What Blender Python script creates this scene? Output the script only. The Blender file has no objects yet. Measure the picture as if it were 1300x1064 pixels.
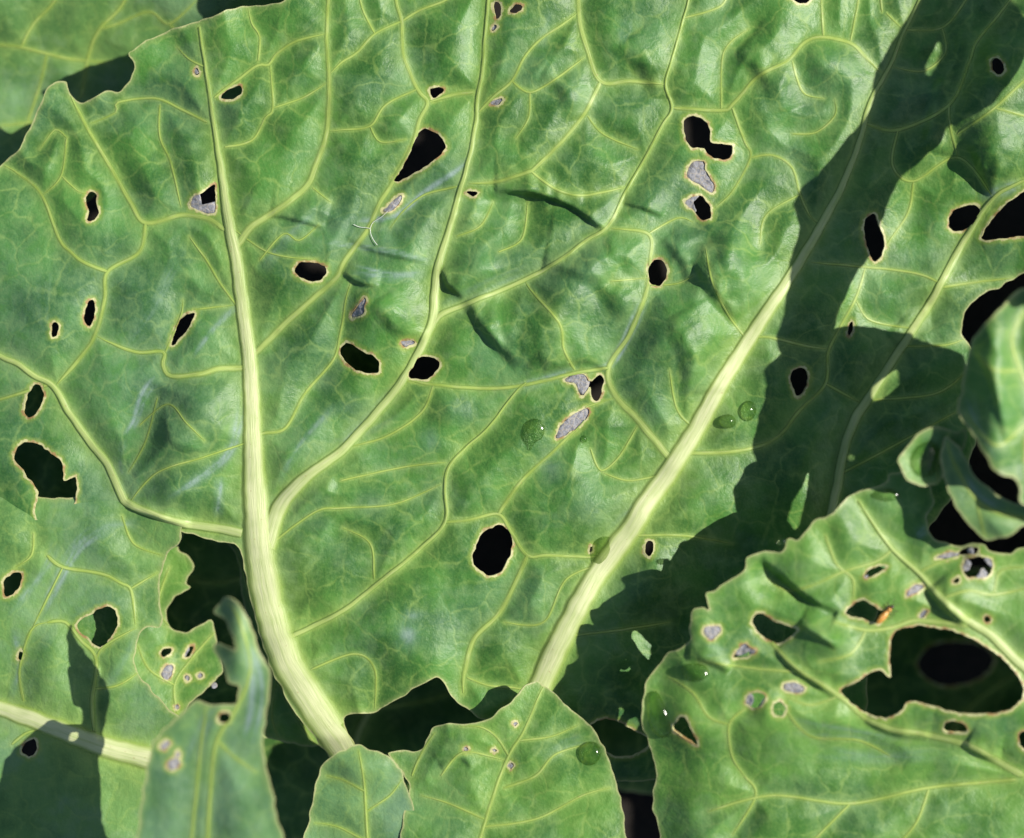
import bpy, bmesh, math, random
import numpy as np
from mathutils import Vector

# ------------------------------------------------------------------ camera, sky, sun, exposure
S = 0.0002          # metres per plan unit (0.2 mm)
H = 2750.0          # camera height above the big leaf, plan units
CX, CY = 650.0, 532.0
scene = bpy.context.scene
cam_d = bpy.data.cameras.new('camera'); cam = bpy.data.objects.new('camera', cam_d)
scene.collection.objects.link(cam); scene.camera = cam
cam.location = (0, 0, H*S); cam.rotation_euler = (0, 0, 0)
cam_d.sensor_width = 36; cam_d.angle = 2*math.atan(650/H)
cam_d.clip_start = 0.01; cam_d.clip_end = 50
cam_d.dof.use_dof = True; cam_d.dof.focus_distance = (H-10)*S; cam_d.dof.aperture_fstop = 3.8

SUN_EL, SUN_AZ = math.radians(40), math.radians(13)     # azimuth measured from +X towards +Y
world = bpy.data.worlds.new('World'); scene.world = world; world.use_nodes = True
wn = world.node_tree.nodes; wl = world.node_tree.links
sky = wn.new('ShaderNodeTexSky'); sky.sky_type = 'NISHITA'; sky.sun_disc = False
sky.sun_elevation = SUN_EL; sky.sun_rotation = math.pi/2 - SUN_AZ
bg = wn['Background']; bg.inputs['Strength'].default_value = 0.065
wl.new(sky.outputs[0], bg.inputs['Color'])
sd = Vector((math.cos(SUN_EL)*math.cos(SUN_AZ), math.cos(SUN_EL)*math.sin(SUN_AZ), math.sin(SUN_EL)))
sun_d = bpy.data.lights.new('sun', 'SUN'); sun_d.energy = 4.6; sun_d.angle = math.radians(0.53); sun_d.color = (1.0, 0.95, 0.86)
sun = bpy.data.objects.new('sun', sun_d); scene.collection.objects.link(sun)
sun.rotation_euler = sd.to_track_quat('Z', 'Y').to_euler(); sun.location = sd*2
scene.view_settings.view_transform = 'Standard'; scene.view_settings.look = 'None'
scene.view_settings.exposure = 0.53; scene.view_settings.gamma = 1.0
scene.view_settings.use_curve_mapping = False
scene.render.engine = 'CYCLES'
cy = scene.cycles; cy.max_bounces = 7; cy.diffuse_bounces = 3; cy.glossy_bounces = 3; cy.transmission_bounces = 6; cy.transparent_max_bounces = 8
cy.caustics_reflective = False; cy.caustics_refractive = False

C = scene.collection
rng = np.random.default_rng(7)

# ------------------------------------------------------------------ numeric helpers
def Wp(P, z):
    """plan point at height z -> metres"""
    P = np.asarray(P, float); z = np.asarray(z, float)
    k = (H - z)/H
    return np.stack([(P[..., 0]-CX)*k*S, -(P[..., 1]-CY)*k*S, z*S], -1)

_perm = np.random.default_rng(3).permutation(512)
_ang = np.random.default_rng(4).uniform(0, 2*np.pi, 512)
def perlin(x, y, seed=0):
    xi = np.floor(x).astype(int); yi = np.floor(y).astype(int)
    xf = x-xi; yf = y-yi
    u = xf*xf*xf*(xf*(xf*6-15)+10); v = yf*yf*yf*(yf*(yf*6-15)+10)
    def g(ix, iy, dx, dy):
        h = _perm[(_perm[(ix+seed*17) & 511] + iy) & 511]
        a = _ang[h]; return np.cos(a)*dx+np.sin(a)*dy
    n00 = g(xi, yi, xf, yf); n10 = g(xi+1, yi, xf-1, yf)
    n01 = g(xi, yi+1, xf, yf-1); n11 = g(xi+1, yi+1, xf-1, yf-1)
    return (n00*(1-u)+n10*u)*(1-v)+(n01*(1-u)+n11*u)*v

def sstep(a, b, x):
    t = np.clip((x-a)/(b-a), 0, 1); return t*t*(3-2*t)

def catmull(pts, closed=False, step=3.0):
    """resampled smooth curve through points (any number of columns)"""
    P = np.asarray(pts, float); n = len(P); out = []
    if n < 3 and not closed:
        L = np.linalg.norm(P[-1, :2]-P[0, :2]); m = max(2, int(L/step)+1)
        t = np.linspace(0, 1, m)[:, None]; return P[0]*(1-t)+P[-1]*t
    segs = n if closed else n-1
    for i in range(segs):
        if closed: p0, p1, p2, p3 = P[(i-1) % n], P[i], P[(i+1) % n], P[(i+2) % n]
        else: p0, p1, p2, p3 = P[max(i-1, 0)], P[i], P[i+1], P[min(i+2, n-1)]
        m = max(1, int(np.linalg.norm(p2[:2]-p1[:2])/step))
        t = (np.arange(m)/m)[:, None]
        out.append(0.5*((2*p1)+(-p0+p2)*t+(2*p0-5*p1+4*p2-p3)*t*t+(-p0+3*p1-3*p2+p3)*t**3))
    if not closed: out.append(P[-1:])
    return np.concatenate(out)

def seg_dist(P, A, B, chunk=12000, sub=None):
    """distance from points to each nearest segment; returns d, index, t, side"""
    P = P.astype(np.float32); A = A.astype(np.float32); B = B.astype(np.float32)
    D = B-A; L2 = np.maximum((D*D).sum(1), 1e-9)
    n = len(P); d = np.empty(n, np.float32); ix = np.empty(n, int); tt = np.empty(n, np.float32)
    for s in range(0, n, chunk):
        q = P[s:s+chunk]
        rx = q[:, 0:1]-A[None, :, 0]; ry = q[:, 1:2]-A[None, :, 1]
        t = np.clip((rx*D[:, 0]+ry*D[:, 1])/L2, 0, 1)
        dd = (rx-t*D[:, 0])**2+(ry-t*D[:, 1])**2
        k = dd.argmin(1) if sub is None else (np.sqrt(dd)-sub[None, :]).argmin(1); ar = np.arange(len(q))
        d[s:s+chunk] = np.sqrt(dd[ar, k]); ix[s:s+chunk] = k; tt[s:s+chunk] = t[ar, k]
    return d, ix, tt

def inside_poly(P, poly):
    x, y = P[:, 0], P[:, 1]; c = np.zeros(len(P), bool)
    A = poly; B = np.roll(poly, -1, 0)
    for (x1, y1), (x2, y2) in zip(A, B):
        if y1 == y2: continue
        c ^= ((y1 > y) != (y2 > y)) & (x < (x2-x1)*(y-y1)/(y2-y1)+x1)
    return c

def poly_sd(P, poly, margin=None):
    """signed distance, negative inside; far points get +margin"""
    out = np.full(len(P), 1e4 if margin is None else float(margin))
    if margin is None: m = np.ones(len(P), bool)
    else:
        lo = poly.min(0)-margin; hi = poly.max(0)+margin
        m = (P[:, 0] > lo[0]) & (P[:, 0] < hi[0]) & (P[:, 1] > lo[1]) & (P[:, 1] < hi[1])
    if not m.any(): return out
    Q = P[m]; d, _, _ = seg_dist(Q, poly, np.roll(poly, -1, 0))
    ins = inside_poly(Q, poly); out[m] = np.where(ins, -d, d); return out

def organic(poly, amp, scale, seed, step=3.0):
    p = catmull(poly, True, step)
    n = np.stack([perlin(p[:, 0]/scale, p[:, 1]/scale, seed), perlin(p[:, 0]/scale+57, p[:, 1]/scale+31, seed)], 1)
    return p+n*amp

def mesh_obj(name, V, F, mat, parent=None, attrs=None, smooth=True, sharp_border=False):
    me = bpy.data.meshes.new(name)
    V = np.asarray(V, np.float32); F = np.asarray(F, np.int32)
    k = F.shape[1]
    me.vertices.add(len(V)); me.vertices.foreach_set('co', V.ravel())
    me.loops.add(F.size); me.loops.foreach_set('vertex_index', F.ravel())
    me.polygons.add(len(F)); me.polygons.foreach_set('loop_start', np.arange(len(F), dtype=np.int32)*k)
    me.update(calc_edges=True); me.validate()
    if smooth: me.polygons.foreach_set('use_smooth', np.ones(len(me.polygons), bool))
    for a, v in (attrs or {}).items():
        at = me.attributes.new(a, 'FLOAT', 'POINT'); at.data.foreach_set('value', np.asarray(v, np.float32))
    if sharp_border:
        ne = len(me.edges); ev = np.empty(ne*2, np.int32); me.edges.foreach_get('vertices', ev)
        ev = np.sort(ev.reshape(-1, 2), 1).astype(np.int64); key = ev[:, 0]*10**7+ev[:, 1]
        fe = np.concatenate([F[:, [i, (i+1) % k]] for i in range(k)]); fe = np.sort(fe, 1).astype(np.int64)
        u, c = np.unique(fe[:, 0]*10**7+fe[:, 1], return_counts=True)
        border = np.isin(key, u[c == 1])
        sa = me.attributes.new('sharp_edge', 'BOOLEAN', 'EDGE'); sa.data.foreach_set('value', border)
    me.materials.append(mat)
    o = bpy.data.objects.new(name, me); C.objects.link(o)
    if parent is not None:
        o.parent = parent
    return o

# ------------------------------------------------------------------ materials
class N:
    def __init__(s, name):
        s.m = bpy.data.materials.new(name); s.m.use_nodes = True; s.t = s.m.node_tree
        s.t.nodes.clear(); s.out = s.t.nodes.new('ShaderNodeOutputMaterial')
    def n(s, typ, **kw):
        x = s.t.nodes.new(typ)
        for k, v in kw.items():
            if k.startswith('_'): setattr(x, k[1:], v)
        for k, v in kw.items():
            if k.startswith('_'): continue
            s.put(x.inputs[k.replace('__', ' ')] if not k.startswith('i') or not k[1:].isdigit() else x.inputs[int(k[1:])], v)
        return x
    def put(s, sock, v):
        if isinstance(v, bpy.types.NodeSocket): s.t.links.new(v, sock)
        elif isinstance(v, tuple) and len(v) == 3 and sock.type == 'RGBA': sock.default_value = (*v, 1)
        else: sock.default_value = v
    def math(s, op, a, b=0.0, clamp=False):
        x = s.n('ShaderNodeMath', _operation=op, i0=a, i1=b); x.use_clamp = clamp; return x.outputs[0]
    def mix(s, f, a, b, blend='MIX'):
        x = s.n('ShaderNodeMix', _data_type='RGBA', _blend_type=blend)
        s.put(x.inputs[0], f); s.put(x.inputs[6], a); s.put(x.inputs[7], b); return x.outputs[2]
    def ramp(s, v, a, b, c=0.0, d=1.0):
        x = s.n('ShaderNodeMapRange', _interpolation_type='SMOOTHSTEP', i0=v, i1=a, i2=b, i3=c, i4=d); return x.outputs[0]
    def attr(s, name):
        return s.n('ShaderNodeAttribute', _attribute_name=name).outputs['Fac']
    def coord(s):
        tc = s.n('ShaderNodeTexCoord'); vm = s.n('ShaderNodeVectorMath', _operation='SCALE', i0=tc.outputs['Object'])
        vm.inputs['Scale'].default_value = 1/S; return vm.outputs[0]
    def noise(s, co, size, detail=3, rough=0.55, dist=0.0):
        x = s.n('ShaderNodeTexNoise', _noise_dimensions='2D', Vector=co, Scale=1/size, Detail=detail, Roughness=rough, Distortion=dist); return x
    def vor(s, co, size, feature='DISTANCE_TO_EDGE'):
        return s.n('ShaderNodeTexVoronoi', _feature=feature, _voronoi_dimensions='2D', Vector=co, Scale=1/size)

def leaf_material(name, dark, light, vein=(0.33, 0.48, 0.11), wax_amt=1.0, gloss=0.46, trans=0.20, net=1.0):
    b = N(name); co = b.coord()
    # warped coordinates so that the cell network of small veins is irregular
    w = b.noise(co, 34, 2); wv = b.n('ShaderNodeVectorMath', _operation='SUBTRACT', i0=w.outputs['Color'], i1=(0.5, 0.5, 0.5))
    ws = b.n('ShaderNodeVectorMath', _operation='SCALE', i0=wv.outputs[0]); ws.inputs['Scale'].default_value = 26
    cw = b.n('ShaderNodeVectorMath', _operation='ADD', i0=co, i1=ws.outputs[0]).outputs[0]
    flat = b.n('ShaderNodeVectorMath', _operation='MULTIPLY', i0=cw, i1=(1, 1, 0.0)).outputs[0]
    v1 = b.vor(flat, 42).outputs['Distance']; v2 = b.vor(flat, 15).outputs['Distance']
    bign = b.noise(co, 110, 4, 0.6); big = bign.outputs['Fac']
    sep = b.n('ShaderNodeSeparateColor', i0=bign.outputs['Color'])
    mid = b.noise(co, 19, 4, 0.62).outputs['Fac']; fine = b.noise(co, 3.6, 2, 0.7).outputs['Fac']
    col = b.mix(b.ramp(big, 0.38, 0.62), dark, light)
    yel = tuple(a*0.5+c*0.5 for a, c in zip(light, vein))
    col = b.mix(b.math('MULTIPLY', b.ramp(mid, 0.42, 0.75), 0.38), col, yel)
    pres = b.ramp(sep.outputs[1], 0.30, 0.52, 0.25, 1.0)
    n1 = b.math('MULTIPLY', b.ramp(v1, 0.0, 0.075, 1.0, 0.0), b.math('MULTIPLY', pres, b.ramp(mid, 0.3, 0.6, 0.16*net, 0.56*net)))
    n2 = b.math('MULTIPLY', b.ramp(v2, 0.0, 0.13, 1.0, 0.0), b.ramp(mid, 0.35, 0.7, 0.0, 0.15*net))
    col = b.mix(b.math('MAXIMUM', n1, n2), col, vein)
    halo = b.attr('halo'); col = b.mix(b.math('MULTIPLY', halo, b.ramp(mid, 0.2, 0.7, 0.55, 1.0)), col, tuple(a*0.2+c*0.8 for a, c in zip(light, vein)))
    col = b.mix(b.math('MULTIPLY', b.attr('vein'), 0.75), col, vein)
    col = b.mix(b.math('MULTIPLY', b.ramp(fine, 0.42, 0.72), 0.20), col, yel)
    # bluish wax bloom, worn into patches and streaks
    wx = b.attr('wax')
    patch = b.math('MULTIPLY', b.ramp(b.math('ADD', b.math('MULTIPLY', sep.outputs[2], 0.7), b.math('MULTIPLY', mid, 0.3)), 0.44, 0.66), 0.24*wax_amt, True)
    streak = b.math('MULTIPLY', wx, b.ramp(mid, 0.25, 0.62, 0.45, 1.0))
    wf = b.math('MAXIMUM', patch, streak, True)
    col = b.mix(b.math('MULTIPLY', wf, 0.85), col, (0.155, 0.28, 0.215))
    col = b.mix(b.math('MULTIPLY', b.ramp(wx, 0.40, 1.0, 0.0, 0.6), b.ramp(mid, 0.3, 0.6, 0.3, 1.0)), col, (0.36, 0.46, 0.46))
    # chewed borders: corky cream rim, yellow halo
    rn = b.noise(co, 8, 3, 0.65).outputs['Fac']
    e = b.math('ADD', b.attr('edge'), b.math('MULTIPLY', b.math('SUBTRACT', rn, 0.5), 0.34))
    col = b.mix(b.ramp(e, 0.05, 0.46, 0.62, 0.0), col, (0.33, 0.43, 0.07))
    col = b.mix(b.ramp(e, 0.06, 0.17, 0.95, 0.0), col, b.mix(b.ramp(mid, 0.46, 0.66), (0.62, 0.60, 0.30), (0.38, 0.24, 0.10)))
    # margin (outer edge) a little paler
    mg = b.attr('margin'); col = b.mix(b.ramp(mg, 0.0, 0.45, 0.5, 0.0), col, (0.30, 0.40, 0.12))
    col = b.mix(b.ramp(b.math('ADD', mg, b.math('MULTIPLY', b.math('SUBTRACT', rn, 0.5), 0.2)), 0.03, 0.12, 0.7, 0.0), col, (0.50, 0.50, 0.24))
    rough = b.math('ADD', b.math('MULTIPLY', mid, 0.20), b.math('ADD', b.math('MULTIPLY', wf, 0.16), gloss-0.10))
    hgt = b.math('ADD', b.math('MULTIPLY', b.ramp(v2, 0.0, 0.4), 0.35), b.math('MULTIPLY', fine, 1.0))
    hgt = b.math('ADD', hgt, b.math('MULTIPLY', b.ramp(v1, 0.0, 0.22), 0.5))
    bump = b.n('ShaderNodeBump', Strength=0.5, Distance=S*0.9, Height=hgt)
    p = b.n('ShaderNodeBsdfPrincipled', Base__Color=col, Roughness=rough, Normal=bump.outputs[0], IOR=1.46)
    p.inputs['Sheen Weight'].default_value = 0.04*wax_amt; p.inputs['Sheen Roughness'].default_value = 0.45
    p.inputs['Sheen Tint'].default_value = (0.75, 0.88, 1.0, 1)
    tc = b.mix(0.5, col, (0.24, 0.42, 0.03))
    tr = b.n('ShaderNodeBsdfTranslucent', Color=tc)
    ms = b.n('ShaderNodeMixShader', i0=trans, i1=p.outputs[0], i2=tr.outputs[0])
    b.t.links.new(ms.outputs[0], b.out.inputs[0]); return b.m

def vein_material(name, side_col):
    b = N(name); co = b.coord()
    bg_ = b.noise(co, 40, 2).outputs['Fac']
    lv = b.n('ShaderNodeCombineXYZ', i0=b.attr('across'), i1=b.math('MULTIPLY', b.attr('along'), 0.07)).outputs[0]
    st = b.noise(lv, 4.5, 4, 0.6).outputs['Fac']; st2 = b.noise(lv, 1.6, 2, 0.6).outputs['Fac']
    pale = b.attr('pale')
    core = b.mix(pale, (0.38, 0.51, 0.105), (0.66, 0.70, 0.38))
    core = b.mix(b.math('MULTIPLY', b.ramp(st, 0.38, 0.7), 0.55), core, b.mix(pale, (0.27, 0.42, 0.07), (0.43, 0.54, 0.19)))
    core = b.mix(b.math('MULTIPLY', b.ramp(st2, 0.5, 0.75), 0.25), core, (0.66, 0.68, 0.42))
    core = b.mix(b.math('MULTIPLY', b.ramp(bg_, 0.4, 0.7), 0.3), core, (0.38, 0.50, 0.15))
    u = b.attr('side')
    edge = b.mix(pale, side_col, (0.36, 0.50, 0.095))
    col = b.mix(b.ramp(u, b.ramp(pale, 0, 1, 0.2, 0.35), 0.92), core, edge)
    sp = b.noise(co, 5, 2, 0.6).outputs['Fac']
    col = b.mix(b.ramp(sp, 0.72, 0.78, 0.0, 0.5), col, (0.42, 0.33, 0.14))
    bump = b.n('ShaderNodeBump', Strength=0.35, Distance=S*1.0, Height=b.math('ADD', st2, b.math('MULTIPLY', st, 1.5)))
    p = b.n('ShaderNodeBsdfPrincipled', Base__Color=col, Roughness=0.45, Normal=bump.outputs[0])
    tr = b.n('ShaderNodeBsdfTranslucent', Color=col)
    ms = b.n('ShaderNodeMixShader', i0=0.18, i1=p.outputs[0], i2=tr.outputs[0])
    # the tissue thins out softly into the blade at both sides
    al = b.ramp(u, b.ramp(pale, 0.0, 0.5, 0.10, 0.50), 1.0, 1.0, 0.0)
    al = b.math('MULTIPLY', al, b.math('MAXIMUM', b.ramp(bg_, 0.3, 0.6, 0.65, 1.0), b.ramp(pale, 0.0, 0.2)))
    tp = b.n('ShaderNodeBsdfTransparent')
    fs = b.n('ShaderNodeMixShader', i0=al, i1=tp.outputs[0], i2=ms.outputs[0])
    b.t.links.new(fs.outputs[0], b.out.inputs[0]); return b.m

def membrane_material():
    b = N('dry_membrane'); co = b.coord()
    n = b.noise(co, 5, 4, 0.7).outputs['Fac']; v = b.vor(co, 8).outputs['Distance']
    col = b.mix(b.ramp(n, 0.35, 0.65), (0.25, 0.26, 0.29), (0.40, 0.40, 0.43))
    col = b.mix(b.ramp(v, 0.0, 0.12, 0.5, 0.0), col, (0.55, 0.47, 0.34))
    bump = b.n('ShaderNodeBump', Strength=0.6, Distance=S*2, Height=n)
    p = b.n('ShaderNodeBsdfPrincipled', Base__Color=col, Roughness=0.5, Normal=bump.outputs[0])
    tr = b.n('ShaderNodeBsdfTranslucent', Color=col)
    ms = b.n('ShaderNodeMixShader', i0=0.3, i1=p.outputs[0], i2=tr.outputs[0])
    b.t.links.new(ms.outputs[0], b.out.inputs[0]); return b.m

def simple(name, c1, c2, size, rough=0.6, bump=0.4, **kw):
    b = N(name); co = b.coord(); n = b.noise(co, size, 4, 0.6).outputs['Fac']
    col = b.mix(b.ramp(n, 0.35, 0.65), c1, c2)
    bp = b.n('ShaderNodeBump', Strength=bump, Distance=S*2, Height=n)
    p = b.n('ShaderNodeBsdfPrincipled', Base__Color=col, Roughness=rough, Normal=bp.outputs[0])
    b.t.links.new(p.outputs[0], b.out.inputs[0]); return b.m

def water_material():
    b = N('water'); co = b.coord(); n = b.noise(co, 60, 1).outputs['Fac']
    rf = b.n('ShaderNodeBsdfRefraction', Color=b.mix(n, (0.97, 1.0, 0.95), (0.99, 1.0, 0.98)), Roughness=0.0, IOR=1.33)
    tp = b.n('ShaderNodeBsdfTransparent', Color=(0.90, 1.0, 0.72))
    m1 = b.n('ShaderNodeMixShader', i0=0.64, i1=rf.outputs[0], i2=tp.outputs[0])
    gl = b.n('ShaderNodeBsdfGlossy', Color=(1.0, 1.0, 1.0), Roughness=0.12); fr = b.n('ShaderNodeFresnel', IOR=1.33)
    m2 = b.n('ShaderNodeMixShader', i0=b.math('MINIMUM', b.math('MULTIPLY', fr.outputs[0], 1.0), 0.34), i1=m1.outputs[0], i2=gl.outputs[0])
    b.t.links.new(m2.outputs[0], b.out.inputs[0]); return b.m

M_BIG = leaf_material('leaf_green', (0.039, 0.141, 0.027), (0.077, 0.234, 0.040), net=0.7)
M_PALE = leaf_material('leaf_pale', (0.085, 0.21, 0.055), (0.15, 0.31, 0.085), wax_amt=1.6, net=0.5)
M_BLUE = leaf_material('leaf_waxy', (0.085, 0.20, 0.075), (0.14, 0.29, 0.11), wax_amt=1.9, net=0.4)
M_YOUNG = leaf_material('leaf_young', (0.062, 0.185, 0.032), (0.125, 0.295, 0.050), wax_amt=0.9, net=0.7)
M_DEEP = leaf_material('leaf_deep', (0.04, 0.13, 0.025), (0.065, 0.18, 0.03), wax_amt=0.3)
M_VEIN = vein_material('vein_pale', (0.14, 0.29, 0.06))
M_MEMB = membrane_material()
M_WATER = water_material()

# ------------------------------------------------------------------ leaf builder
class Leaf:
    def __init__(s, outline, base, holes=(), membranes=(), patches=(), veins=(), bumps=(), creases=(), waxes=(), bulge=7.0, bloom=(),
                 rough=1.0, curl=0.0, seed=1, step=3.0, thick=2.6, frill=1.6, bulge_w=24.0):
        s.outline = organic(outline, frill*2, 14, seed)
        s.base = base; s.seed = seed; s.step = step; s.thick = thick
        s.cut = [organic(h, 2.2, 7, seed+3, 1.6) for h in list(holes)+list(membranes)]
        s.membranes = list(membranes)+list(patches)
        s.veins = [np.asarray(v, float) for v in veins]; s.bumps = bumps; s.bulge = bulge; s.bulge_w = bulge_w
        s.creases = [(catmull(c[0], False, 4.0), *c[1:]) for c in creases]
        s.waxes = [(catmull(w[0], False, 5.0), *w[1:]) for w in waxes]
        s.rough = rough; s.curl = curl; s.bloom = bloom
        s.vc = [catmull(v, False, 9.0) for v in s.veins]
        if s.vc:
            s.A = np.concatenate([v[:-1, :2] for v in s.vc]); s.B = np.concatenate([v[1:, :2] for v in s.vc])
            s.Wd = np.concatenate([v[:-1, 2] for v in s.vc])
    def z(s, P):
        x, y = P[:, 0], P[:, 1]
        z = s.base(x, y)
        if s.vc:
            d, ix, t = seg_dist(P, s.A, s.B, sub=(s.Wd*0.5).astype(np.float32)); w = s.Wd[ix]
            dd = np.maximum(d-w*0.5, 0)
            amp = s.bulge*(0.55+0.9*np.clip(perlin(x/90, y/90, s.seed)+0.45, 0, 1.2))
            z = z+amp*(1-np.exp(-(dd/s.bulge_w)**1.9))
        else: d = np.full(len(P), 99.0); w = np.ones(len(P))
        r = s.rough
        z = z+r*(12*perlin(x/150, y/150, s.seed+1)+5.5*perlin(x/62, y/62, s.seed+2)+0.8*perlin(x/26, y/26, s.seed+3)+0.25*perlin(x/10, y/10, s.seed+4))
        for (bx, by, rx, ry, a, h) in s.bumps:
            ca, sa = math.cos(math.radians(a)), math.sin(math.radians(a))
            u = ((x-bx)*ca+(y-by)*sa)/rx; v = (-(x-bx)*sa+(y-by)*ca)/ry
            z = z+h*np.exp(-(u*u+v*v))
        for (c, hh, L, wd) in s.creases:
            lo = c.min(0)-4*L; hi = c.max(0)+4*L
            m = (x > lo[0]) & (x < hi[0]) & (y > lo[1]) & (y < hi[1])
            if not m.any(): continue
            Q = P[m]; dc, ic, tc = seg_dist(Q, c[:-1], c[1:])
            D = (c[1:]-c[:-1])[ic]; rel = Q-c[:-1][ic]
            sgn = np.where(D[:, 0]*rel[:, 1]-D[:, 1]*rel[:, 0] < 0, 1.0, -1.0)
            along = (ic+tc)/(len(c)-1); end = np.clip(np.sin(np.pi*np.clip(along, 0.0, 1.0)), 0, 1)**0.6
            end = end*np.where((along <= 0.001) | (along >= 0.999), np.exp(-dc/12), 1)
            wob = 1+0.35*perlin(Q[:, 0]/17, Q[:, 1]/17, s.seed+9)
            g = np.where(sgn > 0, np.exp(-(dc/L)**1.3), sstep(-wd, 0, -dc))
            z[m] = z[m]+hh*end*g*wob
        return z
    def fields(s, P):
        fo = poly_sd(P, s.outline)
        fh = np.full(len(P), 60.0)
        for h in s.cut: fh = np.minimum(fh, poly_sd(P, h, 60.0))
        return fo, fh
    def build(s, name, mat, parent, label=None, thin_names='vein'):
        h = s.step; lo = s.outline.min(0)-h*2; hi = s.outline.max(0)+h*2
        nx = int((hi[0]-lo[0])/h)+2; ny = int((hi[1]-lo[1])/(h*0.866))+2
        jj, ii = np.meshgrid(np.arange(ny), np.arange(nx), indexing='ij')
        G = np.stack([lo[0]+(ii+0.5*(jj % 2))*h, lo[1]+jj*h*0.866], -1).reshape(-1, 2)
        a = (jj*nx+ii)[:-1, :-1]; bb = a+1; c = a+nx; d = c+1; ev = (jj[:-1, :-1] % 2) == 0
        T = np.concatenate([np.stack([a[ev], c[ev], bb[ev]], 1), np.stack([bb[ev], c[ev], d[ev]], 1),
                            np.stack([a[~ev], c[~ev], d[~ev]], 1), np.stack([a[~ev], d[~ev], bb[~ev]], 1)])
        fo, fh = s.fields(G); f = np.maximum(fo, -fh)
        # snap vertices that lie close to a border onto it
        near = np.where(np.abs(f) < 0.36*h)[0]
        if len(near):
            e = 0.25; Q = G[near]
            def ff(q): o, hh = s.fields(q); return np.maximum(o, -hh)
            gx = (ff(Q+[e, 0])-ff(Q-[e, 0]))/(2*e); gy = (ff(Q+[0, e])-ff(Q-[0, e]))/(2*e)
            gl = np.maximum(np.hypot(gx, gy), 0.5)
            G[near] = Q-np.stack([gx, gy], 1)/gl[:, None]*f[near][:, None]; f[near] = 0
        st = np.where(f < 0, -1, np.where(f > 0, 1, 0)); ts = st[T]
        keep = (ts <= 0).all(1) & (ts < 0).any(1)
        cutt = (ts < 0).any(1) & (ts > 0).any(1)
        faces = [T[keep]]; verts = [G]; nv = len(G); new = []; cache = {}; extra = []
        def cross(i, j):
            k = (min(i, j), max(i, j))
            if k not in cache:
                t = f[i]/(f[i]-f[j]); cache[k] = nv+len(new); new.append(G[i]*(1-t)+G[j]*t)
            return cache[k]
        for tri in T[cutt]:
            poly = []
            for q in range(3):
                i, j = int(tri[q]), int(tri[(q+1) % 3])
                if st[i] <= 0: poly.append(i)
                if st[i]*st[j] < 0: poly.append(cross(i, j))
            for q in range(1, len(poly)-1): extra.append((poly[0], poly[q], poly[q+1]))
        P = np.concatenate([G, np.array(new).reshape(-1, 2)])
        F = np.concatenate([T[keep], np.array(extra, int).reshape(-1, 3)])
        used, inv = np.unique(F, return_inverse=True); F = inv.reshape(-1, 3); P = P[used]
        F = F[:, [0, 1, 2]]
        z = s.z(P); fo, fh = s.fields(P)
        n = len(P); vein = np.zeros(n); halo = np.zeros(n); wax = np.zeros(n)
        for v in s.vc:
            wmax = v[:, 2].max(); R = wmax*1.5+16
            m = (P[:, 0] > v[:, 0].min()-R) & (P[:, 0] < v[:, 0].max()+R) & (P[:, 1] > v[:, 1].min()-R) & (P[:, 1] < v[:, 1].max()+R)
            if not m.any(): continue
            dd, ix, t = seg_dist(P[m], v[:-1, :2], v[1:, :2]); w = v[:-1, 2][ix]*0.5
            vein[m] = np.maximum(vein[m], 1-sstep(w*0.7, w*1.1+2.2, dd))
            halo[m] = np.maximum(halo[m], np.clip(0.42+w/10, 0, 1.0)*np.exp(-(np.maximum(dd-w*0.7, 0)/(5.0+w*0.95))**1.0))
        for (bx, by, rx, ry, a) in s.bloom:
            wax = np.maximum(wax, a*np.exp(-((P[:, 0]-bx)/rx)**2-((P[:, 1]-by)/ry)**2))
        for kk, (c, wd, st_) in enumerate(s.waxes):
            tg = np.gradient(c, axis=0); tg /= np.maximum(np.linalg.norm(tg, axis=1), 1e-6)[:, None]; nr = np.stack([-tg[:, 1], tg[:, 0]], 1)
            rs = np.random.default_rng(kk+s.seed)
            for q in range(6):
                t0 = np.linspace(-1, 1, len(c)); off = wd*(rs.uniform(-1, 1)+rs.uniform(-1, 1)*t0+rs.uniform(-.8, .8)*t0*t0)
                cc = c+nr*off[:, None]; th = rs.uniform(2.5, 6.0); lo_ = cc.min(0)-12; hi_ = cc.max(0)+12
                m = (P[:, 0] > lo_[0]) & (P[:, 0] < hi_[0]) & (P[:, 1] > lo_[1]) & (P[:, 1] < hi_[1])
                if not m.any(): continue
                dd, ix, t = seg_dist(P[m], cc[:-1], cc[1:]); al = (ix+t)/(len(c)-1)
                wax[m] = np.maximum(wax[m], min(1.0, st_*1.2)*rs.uniform(.4, 1)*np.exp(-(dd/th)**1.4)*np.clip(np.sin(np.pi*np.clip(al, 0.02, 0.98))*1.3, 0, 1))
        V = Wp(P, z)
        F = F[:, ::-1] if np.cross(V[F[0, 1]]-V[F[0, 0]], V[F[0, 2]]-V[F[0, 0]])[2] < 0 else F
        o = mesh_obj(name, V, F, mat, parent, dict(vein=vein, halo=halo, wax=wax, edge=np.clip(fh/20, 0, 1), margin=np.clip(-fo/20, 0, 1)), sharp_border=True)
        if parent is not None: o.location = -parent.location
        if label: o['label'] = label
        md = o.modifiers.new('thickness', 'SOLIDIFY'); md.thickness = s.thick*S; md.offset = -1; md.use_even_offset = False
        # veins and ribs as strips riding on the blade
        allP, meta = [], []
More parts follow.
